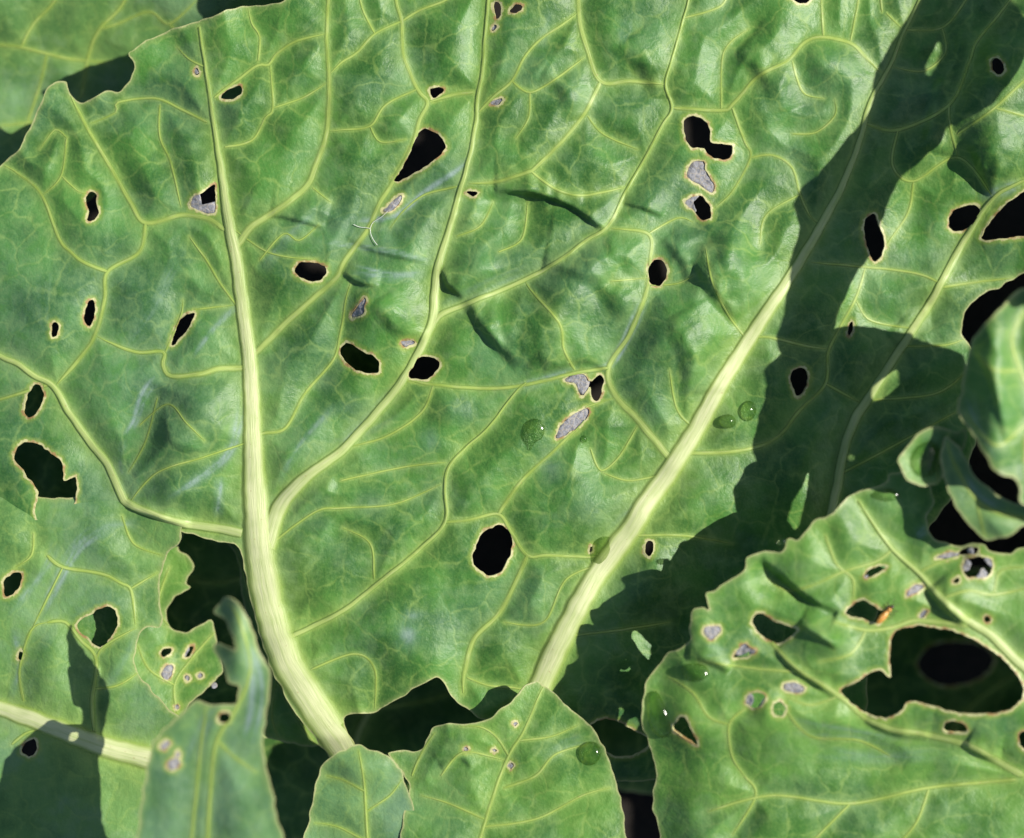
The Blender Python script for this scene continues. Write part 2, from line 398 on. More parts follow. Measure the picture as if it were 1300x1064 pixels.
        for k, v in enumerate(s.veins):
            cv = catmull(v, False, 4.0); wv = np.maximum(cv[:, 2], 0.6)
            big = v[:, 2].max() >= 9
            if not big:
                al_ = np.arange(len(wv))*4.0; wv = wv*np.clip(0.15+(al_[-1]-al_)/30, 0.15, 1)*np.clip(0.5+al_/14, 0.5, 1)
            us = np.array([-1.12, -0.95, -0.8, -0.55, -0.28, 0, 0.28, 0.55, 0.8, 0.95, 1.12]) if big else np.array([-1.7, -0.8, 0, 0.8, 1.7])
            tg = np.gradient(cv[:, :2], axis=0); tg /= np.maximum(np.linalg.norm(tg, axis=1), 1e-6)[:, None]
            nr = np.stack([-tg[:, 1], tg[:, 0]], 1)
            wig = perlin(cv[:, 0]/22, cv[:, 1]/22, 21+k % 9)*np.clip(wv*0.12, 0.25, 1.2)
            ww = wv*(1+0.10*perlin(cv[:, 0]/15, cv[:, 1]/15, 33))
            Q = cv[:, None, :2]+nr[:, None]*(us[None, :, None]*ww[:, None, None]*0.5+wig[:, None, None])
            allP.append(Q.reshape(-1, 2)); meta.append((len(cv), us, wv, big))
        if allP:
            cat = np.concatenate(allP); zz = s.z(cat); co_, ch_ = s.fields(cat); pos = 0; first = True
            order = int(np.argmax([v[:, 2].max() for v in s.veins]))
            for k, (nl, us, wv, big) in enumerate(meta):
                m = nl*len(us); Q = cat[pos:pos+m]; zq = zz[pos:pos+m].reshape(nl, -1); fo_ = co_[pos:pos+m]; fh_ = ch_[pos:pos+m]; pos += m
                au = np.abs(us)
                if big: prof = np.where(au < 1, (1-au**2.6)+0.05*np.cos(us*9), -0.25*(au-1)/0.12)
                else: prof = 1-(au/1.7)**2; au = au/1.7
                hgt = np.where(big, 0.6+wv*0.115, 0.25+wv*0.03)
                zz_ = zq+hgt[:, None]*prof[None, :]+0.3
                if big:                                   # ribs bridge small bumps of the blade
                    cl = zq[:, len(us)//2]; zz_ = zz_*1.0
                Vv = Wp(Q, zz_.ravel())
                i, j = np.meshgrid(np.arange(nl-1), np.arange(len(us)-1), indexing='ij'); q0 = i*len(us)+j
                Fq = np.stack([q0, q0+1, q0+len(us)+1, q0+len(us)], -1).reshape(-1, 4)
                okv = (fo_ < 1.5) & (fh_ > -1.0); Fq = Fq[okv[Fq].all(1)]
                if len(Fq) < 2: continue
                used, inv = np.unique(Fq, return_inverse=True); Fq = inv.reshape(-1, 4)
                side = np.tile(au, nl)[used]; pale = np.repeat(np.clip((wv-5)/20, 0, 1), len(us))[used]
                if np.cross(Vv[used][Fq[0, 1]]-Vv[used][Fq[0, 0]], Vv[used][Fq[0, 3]]-Vv[used][Fq[0, 0]])[2] < 0: Fq = Fq[:, ::-1]
                mesh_obj('midrib' if k == order and wv.max() > 9 else 'vein', Vv[used], Fq, M_VEIN, o, dict(side=np.clip(side, 0, 1), pale=pale, across=(us[None, :]*wv[:, None]*0.5).ravel()[used], along=np.repeat(np.arange(nl)*4.0+k*311, len(us))[used]))
        for k, mb in enumerate(s.membranes):
            pl = organic(mb, 2.0, 6, s.seed+20+k, 2.0); cen = pl.mean(0)
            pl = cen+(pl-cen)*1.06; rings = [pl, cen+(pl-cen)*0.66, cen+(pl-cen)*0.33]
            Q = np.concatenate(rings+[cen[None]]); zq = s.z(Q)-1.6+1.3*perlin(Q[:, 0]/5, Q[:, 1]/5, k)
            m = len(pl); fs = []
            for r in range(2):
                for q in range(m):
                    q2 = (q+1) % m
                    fs += [(r*m+q, r*m+q2, (r+1)*m+q2), (r*m+q, (r+1)*m+q2, (r+1)*m+q)]
            fs += [(2*m+q, 2*m+(q+1) % m, 3*m) for q in range(m)]
            mo = mesh_obj('membrane', Wp(Q, zq), fs, M_MEMB, o)
            sm = mo.modifiers.new('thickness', 'SOLIDIFY'); sm.thickness = 0.5*S
        s.obj = o
        return o

def V(pts, w0, w1=None, wm=None):
    """vein polyline with widths from w0 to w1"""
    P = np.asarray(pts, float)
    if P.shape[1] == 3: return P
    L = np.concatenate([[0], np.cumsum(np.linalg.norm(np.diff(P, axis=0), axis=1))]); L /= max(L[-1], 1e-6)
    w1 = w0 if w1 is None else w1
    return np.column_stack([P, 1.12*(w0+(w1-w0)*L)])

def plant(name, label, px, py, group=None):
    e = bpy.data.objects.new(name, None); C.objects.link(e); e.empty_display_size = 0.02
    w = Wp((px, py), GROUND); e.location = w
    e['label'] = label; e['category'] = 'cabbage'
    if group: e['group'] = group
    return e
GROUND = -460.0

# ------------------------------------------------------------------ soil
def build_soil():
    n = 160; R = 1.1
    g = np.linspace(-1, 1, n); g = np.sign(g)*np.abs(g)**1.6*R
    X, Y = np.meshgrid(g, g)
    Z = GROUND*S+0.010*perlin(X.ravel()*14, Y.ravel()*14, 2)+0.006*perlin(X.ravel()*45, Y.ravel()*45, 4)+0.003*perlin(X.ravel()*120, Y.ravel()*120, 5)
    i, j = np.meshgrid(np.arange(n-1), np.arange(n-1), indexing='ij'); q = i*n+j
    F = np.stack([q, q+1, q+n+1, q+n], -1).reshape(-1, 4)
    o = mesh_obj('soil', np.stack([X.ravel(), Y.ravel(), Z], 1), F, simple('soil_dark', (0.009, 0.007, 0.005), (0.022, 0.016, 0.011), 14, 0.95, 0.8))
    o['kind'] = 'structure'
build_soil()

main_plant = plant('cabbage_plant', 'holed cabbage plant with the huge green leaf and thick pale midrib', 560, 1150)
side_plant = plant('cabbage_plant', 'cabbage plant with the tattered toothed leaf holding a large round hole', 1640, 1000)
back_plant = plant('cabbage_plant', 'cabbage plant with one pale smooth leaf behind the big leaf margin', -420, -260)

# ------------------------------------------------------------------ the big leaf
A_out = [(385,-60),(363,-2),(300,10),(248,28),(200,45),(163,67),(171,80),(165,100),(150,118),(137,115),(103,130),(90,118),(81,103),(62,110),(45,147),(25,187),(3,208),(-40,255),
 (-75,330),(-80,520),(-70,690),(-20,700),(30,688),(75,676),(120,660),(155,652),(190,662),(235,676),(285,690),(303,694),(312,730),(325,790),(345,850),(375,905),(405,944),(440,990),(480,1040),(515,1085),(540,1075),(505,1020),(470,975),(446,938),(437,911),
 (476,903),(513,883),(555,860),(576,887),(610,912),(650,930),(690,965),(740,985),(800,992),(860,988),(960,982),(1060,955),(1098,915),(1102,850),(1110,790),(1160,700),(1215,620),(1245,540),(1255,470),(1232,438),(1221,424),(1224,404),(1236,382),(1270,364),(1302,347),(1370,330),
 (1390,150),(1380,-70),(900,-75)]
A_holes = [
 [(280,124),(290,114),(304,109),(307,118),(295,126)],
 [(242,262),(243,252),(258,244),(270,234),(273,236),(273,268),(262,270)],
 [(110,248),(116,243),(123,247),(122,258),(125,268),(120,279),(110,280),(113,268),(109,256)],
 [(107,403),(110,387),(117,380),(121,385),(120,400),(115,414),(108,411)],
 [(65,425),(66,413),(71,409),(75,414),(72,425),(67,429)],
 [(217,437),(222,420),(230,403),(240,398),(247,398),(240,415),(228,430),(219,439)],
 [(374,345),(376,336),(385,332),(402,334),(414,340),(412,350),(403,357),(388,356)],
 [(31,520),(33,505),(40,492),(47,487),(54,495),(55,507),(48,522),(38,531),(31,527)],
 [(18,578),(23,566),(37,561),(50,565),(67,577),(78,587),(82,610),(95,605),(97,627),(90,650),(83,655),(70,662),(47,660),(46,640),(48,623),(35,607),(28,595),(20,587)],
 [(501,230),(516,203),(532,168),(543,164),(557,172),(565,182),(564,192),(546,207),(523,222)],
 [(546,113),(560,111),(564,114),(555,123),(549,123)],
 [(627,4),(634,3),(636,20),(629,23)],
 [(647,14),(655,6),(663,6),(662,13),(650,17)],
 [(591,245),(599,242),(607,246),(600,249)],
 [(432,450),(434,440),(443,436),(460,446),(478,455),(481,467),(478,474),(463,473),(446,466)],
 [(519,478),(526,463),(533,453),(546,453),(557,459),(557,467),(546,479),(533,482)],
 [(823,347),(826,335),(836,329),(846,338),(846,350),(838,362),(826,360)],
 [(749,490),(752,483),(761,476),(766,480),(765,493),(760,508),(753,505)],
 [(868,163),(869,152),(879,147),(893,152),(901,163),(902,180),(919,183),(929,185),(928,197),(921,203),(906,200),(896,193),(893,188),(879,187),(871,177)],
 [(869,258),(879,250),(889,248),(899,258),(903,270),(901,278),(889,278),(881,267)],
 [(600,712),(603,697),(613,677),(629,668),(640,668),(650,683),(648,703),(636,725),(623,731),(610,725)],
 [(1003,-6),(1013,3),(1025,4),(1029,-8)],
 [(1096,290),(1099,277),(1111,272),(1117,290),(1123,307),(1119,325),(1111,332),(1103,320),(1099,305)],
 [(1204,285),(1208,270),(1222,262),(1240,262),(1243,272),(1233,286),(1215,294),(1206,290)],
 [(1246,298),(1262,275),(1282,256),(1315,240),(1325,290),(1279,302),(1250,305)],
 [(1258,80),(1262,73),(1270,76),(1275,88),(1270,95),(1262,92)],
 [(1004,483),(1006,472),(1014,467),(1024,470),(1026,483),(1021,497),(1013,503),(1008,495)],
 [(1076,423),(1078,412),(1082,408),(1083,418),(1079,427)],
 [(818,697),(820,690),(824,686),(829,690),(829,700),(824,707),(819,703)],
 [(748,702),(750,693),(753,692),(752,700)],
 [(748,925),(765,914),(780,914),(800,925),(824,940),(812,955),(790,961),(768,952)],
]
A_memb = [
 [(716,483),(733,475),(745,478),(747,490),(741,502),(735,498),(730,487)],
 [(706,557),(710,543),(726,527),(745,518),(747,528),(733,543),(716,553)],
 [(445,402),(455,387),(463,377),(464,385),(460,400),(453,403)],
 [(871,220),(879,207),(893,205),(896,217),(903,227),(908,240),(901,245),(888,235),(876,228)],
 [(486,268),(495,258),(509,247),(509,255),(497,268)],
 [(508,434),(520,432),(527,435),(515,440)],
 [(622,131),(634,125),(639,127),(630,134)],
 [(624,37),(628,31),(631,35),(627,39)],
 [(246,90),(250,86),(253,92),(248,95)],
]
A_patch = [
 [(241,264),(242,251),(253,245),(249,257),(262,260),(273,257),(274,270),(255,271)],
 [(868,259),(879,249),(890,247),(880,255),(883,269)],
]
A_veins = [
 [(530,1080,50),(490,1026,50),(455,978,50),(428,938,50),(400,898,49),(365,840,48),(342,770,47),(330,700,45),(325,640,38),(322,590,32),(320,520,27),(316,450,23),(308,390,21),(300,330,19),(290,280,17),(283,230,13),(275,180,10),(268,130,8),(260,80,6.5),(253,34,5)],
 [(338,695,30),(350,655,26),(368,626,22),(400,597,17),(433,573,15),(475,528,14),(505,492,14),(525,460,14),(540,430,14),(550,405,15),(552,370,14),(557,335,13),(573,283,11),(585,240,10),(596,200,8.5),(604,157,8),(606,127,7.5),(613,87,7),(616,43,6),(620,-2,6),(623,-60,5)],
 [(550,410,12),(563,398,11),(606,380,9.5),(663,357,9),(706,333,8),(743,306,7.5),(773,286,7),(796,240,6),(820,200,6),(840,160,6),(853,137,6),(845,107,5),(853,77,5),(866,30,4.5),(874,0,4),(882,-60,4)],
 [(665,925,36),(690,862,36),(715,808,36),(752,740,35),(803,668,34),(820,640,32),(850,598,31),(883,547,29),(916,487,26),(950,433,23),(983,383,20),(1023,320,16),(1046,280,14.5),(1073,227,12),(1093,173,10.5),(1106,127,9),(1130,83,8),(1146,43,7),(1166,3,6),(1190,-60,5)],
 [(1010,760,18),(1040,700,17),(1056,647,16),(1066,600,16),(1070,577,16),(1083,537,16),(1100,510,15),(1130,463,14),(1160,417,14),(1186,377,13),(1216,320,12),(1236,287,10),(1263,250,8),(1300,230,7),(1360,205,5)],
 V([(307,677),(283,672),(233,665),(193,653),(163,640),(153,627),(137,590),(113,560),(87,523),(67,490),(43,477),(20,460),(0,452),(-60,425)],14,8),
 V([(294,318),(305,307),(320,287),(347,270),(388,238),(400,213),(415,167),(418,100),(415,50),(417,0),(419,-60)],8,3.5),
 V([(316,455),(330,443),(360,413),(400,377),(427,353),(440,328),(466,293),(483,257),(500,230),(523,187),(533,153),(543,130),(530,113),(513,70),(510,27),(503,0),(498,-50)],7,4),
 V([(350,818),(375,805),(433,777),(490,733),(533,697),(565,663),(565,620),(570,593),(593,567),(620,543),(653,500),(668,486)],9,4),
 V([(856,588),(838,567),(810,533),(780,500),(773,467),(800,423),(821,370),(826,330),(823,297),(776,290)],8,3.5),
 V([(601,117),(576,120),(543,130)],5), V([(510,27),(533,13),(566,0),(590,-20)],3), V([(510,27),(476,43),(453,67),(433,80),(416,97)],3), V([(476,43),(460,10),(455,-20)],2.5),
 V([(285,292),(265,278),(230,273),(185,283),(165,255),(143,217),(110,160),(90,122)],6,4), V([(185,283),(177,320),(137,345),(133,380),(120,427),(97,460),(72,488)],4.5,5),
 V([(137,345),(107,333),(90,320),(75,303),(53,247),(23,220),(5,210)],4.5,3),
 V([(263,155),(233,140),(197,125),(150,130),(147,143),(115,157)],3.5,2.5), V([(203,133),(203,173),(217,207),(230,263)],2.5),
 V([(85,175),(78,223),(55,247)],2.5), V([(78,223),(100,243),(112,246)],2.2), V([(85,175),(70,165),(50,190)],2.2),
 V([(272,124),(300,103),(327,83),(341,82),(353,67),(377,52),(413,43)],3.5), V([(285,187),(320,178),(337,150),(347,137),(343,83)],3), V([(347,137),(387,123),(415,105)],2.5),
 V([(328,77),(330,47),(320,30),(315,10)],2.5), V([(397,238),(420,257)],2.5), V([(260,85),(240,75),(225,60)],2.5), V([(330,330),(360,297),(380,305),(405,285)],2.2),
 V([(530,113),(490,133),(470,160),(433,165),(416,166)],2.8), V([(470,160),(483,180),(516,177)],2.5),
 V([(608,142),(630,120),(650,103),(666,73),(686,50),(716,30),(735,15)],3.5,3), V([(735,-60),(735,15),(745,60),(763,103),(800,103),(843,107)],5.5,5),
 V([(763,103),(743,143),(716,177),(680,213),(671,218),(633,230),(596,233)],5,4.5), V([(675,218),(706,240),(740,248),(793,238)],3.2), V([(650,103),(673,117),(706,100),(743,72)],2.8), V([(673,117),(671,150),(655,175)],2.2),
 V([(746,147),(766,170),(810,190)],2.4), V([(580,237),(540,247),(513,267),(495,290)],3,2), V([(580,300),(610,287),(626,257)],2.5), V([(633,320),(663,303),(670,257)],2.3),
 V([(823,297),(860,277),(880,282)],2.5), V([(773,467),(733,473),(693,483),(633,493),(566,490),(520,483)],4.5,4), V([(730,470),(716,443),(710,410),(673,367),(668,358)],3.2),
 V([(826,362),(860,360),(880,350)],2.4), V([(776,357),(823,353)],2.2), V([(565,663),(596,660),(633,653),(650,677),(670,705),(696,705),(746,707),(772,706)],4,4),
 V([(633,653),(663,610),(706,570),(743,533)],5,3), V([(670,705),(653,743),(633,780),(603,810),(590,853),(588,880)],5,6), V([(433,610),(513,593),(566,587)],2.4), V([(550,490),(536,523),(493,553),(446,567)],3),
 V([(750,570),(763,597),(786,580),(810,540)],2.4), V([(743,517),(780,505)],2.4), V([(593,860),(620,870),(653,873),(680,880)],3),
 V([(313,467),(280,468),(253,475),(217,477),(207,463),(207,447),(173,447),(140,435),(123,427)],7,3), V([(210,447),(230,400),(232,380)],2.4), V([(247,393),(300,387)],2.4),
 V([(65,487),(33,497),(0,507),(-40,515)],4,3), V([(320,555),(335,550),(363,543),(387,500),(423,457),(433,420),(440,377),(445,360)],4,2.5), V([(177,540),(213,513),(237,537),(260,560)],2.2),
 V([(855,137),(916,140),(930,133),(963,97),(1000,77),(1023,53),(1046,47),(1080,55),(1100,73),(1118,92)],4.5), V([(1046,47),(1043,0),(1043,-50)],3.2), V([(1080,53),(1090,0),(1094,-40)],2.6), V([(868,23),(916,7),(925,-20)],2.6),
 V([(930,137),(946,180),(953,200),(930,243),(908,264)],3.4,2.5), V([(953,200),(981,197),(1006,213),(1016,247),(1029,275),(1040,285)],3), V([(1016,247),(973,273),(965,310)],2.4), V([(1006,170),(1036,168),(1060,147),(1060,127)],2.2),
 V([(1006,77),(1013,103),(1023,120),(1046,125)],2.6), V([(916,140),(919,67),(950,37)],2.4), V([(1126,17),(1146,37)],2.4), V([(1120,15),(1115,-30)],2.4),
 V([(1150,38),(1196,35),(1226,0),(1240,-30)],3), V([(1196,35),(1200,67),(1173,90),(1133,85)],2.6), V([(1100,157),(1140,165),(1205,133),(1230,80),(1240,53),(1267,20),(1290,-10)],4.5,3),
 V([(1140,165),(1133,210),(1160,230),(1216,200),(1260,249)],3.2), V([(1160,230),(1153,270),(1126,310)],2.8), V([(1205,133),(1206,157),(1216,200)],3), V([(1216,170),(1263,137),(1300,103),(1340,70)],3.2), V([(1263,137),(1300,147),(1350,160)],2.8),
 V([(870,575),(933,573),(983,558),(1016,520),(1048,487),(1053,443),(1086,380),(1100,335)],5,3), V([(1048,487),(1093,512)],3.5), V([(950,430),(976,428),(1026,440),(1053,443)],3.5), V([(1100,508),(1186,500),(1230,470)],3), V([(1064,603),(1133,567),(1216,522)],3.5,2.5),
 V([(1160,417),(1106,407),(1086,380)],2.6), V([(1195,360),(1153,345),(1030,333)],3), V([(1195,365),(1240,358),(1286,353)],3.8,3), V([(1145,440),(1200,438),(1225,430)],2.6),
 V([(800,680),(866,680),(930,690)],3.2), V([(725,807),(786,800),(850,790)],3), V([(950,433),(925,400),(905,360),(896,315)],3,2.2), V([(883,545),(860,520),(850,470)],2.4),
 V([(320,560),(260,580),(200,600),(165,637)],2.4), V([(200,505),(185,560),(163,600)],2.2), V([(310,400),(280,360),(262,330),(240,300)],2.6), V([(290,285),(340,320),(400,330)],2.0),
 V([(850,600),(800,610),(765,600)],3,2.2), V([(770,715),(720,735),(690,790),(640,790)],2.6), V([(475,735),(470,690),(435,670)],2.6,2), V([(395,850),(450,830),(476,850),(476,900)],3,2.5), V([(345,690),(400,650),(433,645),(500,640),(560,615)],3,2),
]
A_bumps = [(243,540,48,70,15,24),(640,330,60,26,-25,8),(705,405,34,60,20,16),(860,440,50,90,25,12),(965,110,70,40,-40,9),(1050,75,30,24,0,9),(600,345,40,24,-20,8),
 (470,390,34,26,0,9),(920,330,26,60,20,10),(1250,150,50,60,0,26),(1290,60,60,60,0,28),(1190,360,50,30,0,14),(1170,190,30,40,10,12),(800,300,40,30,0,7),(900,215,60,50,0,-5),(110,700,120,50,0,-5),(620,255,90,14,5,-6)]
A_creases = [([(628,240),(660,241),(690,246),(730,262),(768,290)],14,34,7),([(343,272),(375,277),(412,288)],7,30,5),([(436,344),(456,357),(482,361)],8,22,6),([(792,257),(815,262),(842,273)],7,26,5),
 ([(596,378),(612,404),(634,432),(665,462)],14,45,16),([(893,308),(900,345),(918,375),(942,402)],15,45,20),([(690,330),(755,345),(800,400)],12,50,24),([(940,60),(985,100),(1000,140)],9,45,24),([(795,50),(830,95),(835,125)],8,40,22),([(480,380),(505,412),(545,424)],9,36,18),([(855,400),(880,450),(885,500)],9,50,24),([(690,90),(720,110),(735,150)],7,40,22),([(563,340),(570,360),(590,376)],9,20,7),([(160,643),(200,656),(240,669)],8,20,5),
 ([(846,300),(870,330),(880,360)],6,30,14),([(1195,100),(1188,140),(1175,190)],10,40,14),([(1240,190),(1252,225),(1262,248)],10,40,10),([(690,470),(740,455),(775,470)],5,30,8),([(1180,395),(1160,400),(1130,430)],6,30,10),([(440,300),(480,318),(540,330)],5,26,6)]
A_wax = [([(415,262),(450,275),(500,270),(540,240),(590,205),(600,165)],6,.8),([(380,300),(440,310),(500,320),(545,330),(565,300)],5,.7),([(440,345),(500,352),(545,345)],5,.7),([(210,470),(185,500),(172,540),(150,565)],6,.75),([(312,380),(270,420),(235,465)],4,.6),
 ([(305,490),(300,540),(285,580),(230,620),(190,640)],4,.7),([(280,600),(278,660)],3,.7),([(160,545),(150,585),(165,620)],6,.5),([(240,300),(215,350),(190,400),(150,440),(115,440)],7,.45),([(60,330),(55,400),(70,440)],8,.4),
 ([(435,510),(380,570),(352,622)],4,.7),([(505,490),(460,535),(420,572)],4,.6),([(560,400),(620,360),(690,330)],8,.45),([(790,240),(765,280),(720,300)],8,.4),([(820,370),(800,420),(775,462),(740,470)],5,.7),
 ([(640,500),(700,480),(740,470)],5,.6),([(770,680),(830,620),(860,570)],5,.5),([(690,860),(735,790),(770,720)],6,.5),([(1240,250),(1300,235)],5,.7),([(700,10),(690,40),(680,70)],5,.5),([(800,20),(790,60)],6,.4),([(520,520),(440,560),(370,545)],3,.35),
 ([(330,350),(370,300),(415,262)],4,.5),([(20,640),(50,540),(40,440)],9,.35)]
def A_base(x, y):
    z = -0.00006*((x-560)**2)-0.00004*((y-430)**2)
    rx = 1023+(320-y)*0.55                                    # along the second rib
    z = z-14*sstep(0, 170, x-rx-10)*sstep(900, 500, y)-26*sstep(10, 110, x-rx-10)*sstep(520, 780, y)
    z = z+62*sstep(1150, 1370, x)*sstep(440, 180, y)
    z = z-16*sstep(240, 60, np.hypot(x-60, y-110))-0.9*np.maximum(y-935, 0)*sstep(640, 560, x)
    return z
A_bumps = [(*q[:5], q[5]*1.35) for q in A_bumps]
A = Leaf(A_out, A_base, A_holes, A_memb, A_patch, A_veins, A_bumps, A_creases, A_wax, bulge=9.5, bloom=[(518,806,16,20,.75),(524,782,14,8,.6),(560,790,16,12,.35),(470,640,24,18,.4),(545,560,14,16,.5),(590,520,24,18,.35),(700,590,18,26,.5),(830,520,22,28,.4),(440,520,20,12,.4),(410,480,20,24,.35),(190,470,120,150,.42),(130,370,110,90,.36),(460,295,110,45,.45),(560,235,60,60,.36),(690,345,70,30,.35),(20,420,60,170,.4),(860,300,60,90,.30),(380,560,60,60,.3),(150,620,90,60,.45),(1040,120,60,50,.25),(620,330,50,30,.3),(800,440,50,60,.3),(1180,420,90,60,.25)], seed=1, step=3.0, rough=1.0)
A.build('leaf', M_BIG, main_plant, 'huge green leaf riddled with holes, its thick pale midrib branching upward')

# ------------------------------------------------------------------ leaf behind the upper-left margin
def E_base(x, y): return -132+44*sstep(120, -40, y)
E = Leaf([(-160,-120),(200,-140),(460,-120),(440,60),(300,150),(190,190),(120,250),(20,300),(-90,330),(-200,200)], E_base,
 veins=[V([(-160,40),(-60,52),(0,57),(27,60),(60,68),(90,75),(140,80)],4.5,3), V([(27,60),(43,30),(70,0),(90,-50)],3.5), V([(103,123),(113,70),(127,37),(157,3),(180,-60)],4.5,3.5), V([(127,37),(150,30),(190,15),(215,30),(250,0)],2.6), V([(60,68),(50,110),(30,170)],3), V([(103,123),(60,150),(0,160)],2.6), V([(215,30),(240,60)],2.4)],
 bulge=6, seed=12, rough=0.9, step=3.6)
E.build('leaf', M_PALE, back_plant, 'pale soft leaf with faint yellow veins, shadowed by the big leaf')

# ------------------------------------------------------------------ leaves at the lower left
def L_base(x, y):
    return -7-20*sstep(660, 600, y)-8*sstep(700, 900, y)-10*sstep(120, 220, x)*sstep(900, 700, y)
Lf = Leaf([(-90,610),(60,632),(150,625),(222,650),(229,675),(226,692),(213,703),(205,727),(202,757),(205,780),(203,795),(181,800),(172,827),(172,847),(187,870),(207,893),(230,912),(262,940),(268,985),(272,1040),(262,1110),(100,1120),(-90,1110)], L_base,
 holes=[[(98,795),(102,787),(115,780),(127,773),(138,770),(147,777),(149,792),(140,810),(128,822),(117,817),(110,808),(103,805)],[(4,745),(6,735),(18,727),(27,728),(26,742),(15,755),(5,757)],[(22,836),(25,826),(29,832),(26,839)],[(27,950),(33,942),(43,938),(47,950),(40,960),(30,958)]],
 veins=[[(275,985,36),(235,976,36),(187,962,36),(133,948,34),(87,931,31),(43,914,28),(0,899,25),(-70,875,22)],V([(60,705),(80,720),(127,728),(153,740),(167,750),(172,793)],4.5,3.5),V([(165,748),(200,727)],3),V([(80,720),(60,760),(40,800)],2.6),V([(60,790),(83,790),(103,813),(122,837),(117,890),(120,935)],4,5),V([(122,837),(133,820),(173,797)],3),V([(117,875),(150,870),(177,853)],2.8),V([(43,677),(40,705),(20,720)],3),V([(155,655),(170,690),(205,705)],2.6),V([(30,890),(25,850),(40,800),(60,790)],3.4),V([(15,945),(35,930),(60,925)],3.5)],
 waxes=[([(150,655),(100,690),(70,740),(40,800)],7,.7),([(75,680),(60,720),(30,760),(10,790)],6,.6),([(175,805),(150,850),(130,880)],4,.6),([(110,690),(140,670),(180,665)],6,.5),([(20,790),(25,850),(12,890)],4,.6)],
 bumps=[(60,850,40,60,0,10),(150,840,30,60,10,8)], creases=[([(122,940),(118,890),(124,845)],7,30,6)], bulge=6, seed=23, rough=0.8)
Lf.build('leaf', M_PALE, main_plant, 'green leaf with a broad pale rib and a kidney-shaped hole, beside the eaten scrap')

def M_base(x, y): return -48-0.10*(x-200)+16*sstep(820, 900, y)
Mf = Leaf([(150,700),(200,672),(232,672),(226,694),(238,706),(246,718),(238,733),(236,741),(243,748),(224,756),(212,777),(215,795),(232,803),(250,796),(268,787),(276,820),(283,850),(270,868),(252,884),(235,905),(240,940),(170,930),(120,870),(80,800),(90,750)], M_base,
 holes=[[(204,831),(208,824),(218,823),(217,829),(208,834)],[(236,826),(243,820),(246,822),(240,833),(235,834)]],
 membranes=[[(205,855),(210,846),(219,845),(217,858),(209,864)],[(234,861),(238,857),(242,861),(238,865)],[(250,858),(254,854),(258,858),(254,862)],[(268,870),(272,866),(276,870),(272,875)],[(221,898),(224,893),(228,897),(224,901)]],
 patches=[[(227,829),(232,823),(240,821),(235,834)]],
 veins=[V([(225,905),(222,870),(240,840),(275,800)],4,2.5),V([(222,870),(190,850),(175,820)],2.8),V([(215,795),(200,770),(215,720)],2.6)], bulge=4, seed=31, rough=0.7)
Mf.build('leaf', M_YOUNG, main_plant, 'ragged gnawed leaf scrap with pinholes between two leaves')

def G_base(x, y): return 172+0.16*(y-760)*0.55+26*np.exp(-((x-305)/22)**2)*sstep(900, 800, y)-18*sstep(300, 190, x)
Gf = Leaf([(281,762),(291,759),(303,767),(317,790),(330,827),(342,853),(341,887),(334,940),(338,973),(348,1020),(356,1100),(260,1115),(176,1100),(178,1030),(187,972),(195,942),(213,920),(230,906),(247,890),(267,894),(298,893),(303,878),(301,871),(290,866),(280,840),(270,824),(277,817),(299,824),(288,792),(280,783),(273,779)], G_base,
 holes=[[(277,913),(281,906),(290,905),(291,913),(285,918),(278,917)]], membranes=[[(203,948),(210,940),(216,944),(209,952)],[(222,958),(226,953),(230,958),(225,963)],[(212,970),(222,962),(228,970),(218,978)]],
 veins=[V([(262,1100),(268,995),(276,940),(300,900),(318,850),(305,790),(290,765)],5,2.5),V([(240,1095),(250,1000),(256,940),(262,900)],3.5,2.5),V([(276,940),(296,960),(325,980)],3,2)],
 waxes=[([(305,800),(325,850),(328,900),(315,960)],10,.9),([(240,980),(260,920),(290,900)],9,.6)], bulge=5, seed=41, rough=0.8)
Gf.build('leaf', M_BLUE, main_plant, 'bluish waxy curled leaf lobe with one small hole, beside the thick midrib')

def N_base(x, y): return -64-0.02*(y-800)
Nf = Leaf([(274,677),(290,690),(302,715),(306,750),(312,780),(326,830),(338,880),(330,930),(345,938),(372,944),(400,948),(424,930),(430,880),(390,760),(350,690),(300,668)], N_base, veins=[V([(400,945),(360,880),(330,800),(300,700)],4,2.5),V([(350,865),(345,910),(355,940)],2.6)], bulge=4, seed=47, rough=0.7)
Nf.build('leaf', M_YOUNG, main_plant, 'narrow green leaf strip tucked under the thick midrib')

def K_base(x, y): return -150-0.10*(y-700)-0.06*np.abs(x-350)
Kf = Leaf([(-120,500),(60,430),(250,470),(430,420),(520,480),(480,620),(560,760),(640,850),(640,970),(620,1090),(500,1110),(440,1100),(380,1110),(330,1100),(250,1000),(100,900),(-120,860)], K_base,
 veins=[V([(440,985),(452,940),(470,900),(520,820),(480,700),(440,560),(440,450)],12,5),V([(470,900),(540,890),(600,870)],4,3),V([(480,700),(360,720),(260,740),(150,700),(40,620)],6,3),V([(500,780),(380,800),(280,780)],4,3),V([(452,560),(360,560),(200,580)],4,3)], bulge=8, seed=53, rough=1.2, step=4.5)
Kf.build('leaf', M_DEEP, main_plant, 'deep green shaded leaf seen through the gap beside the midrib')

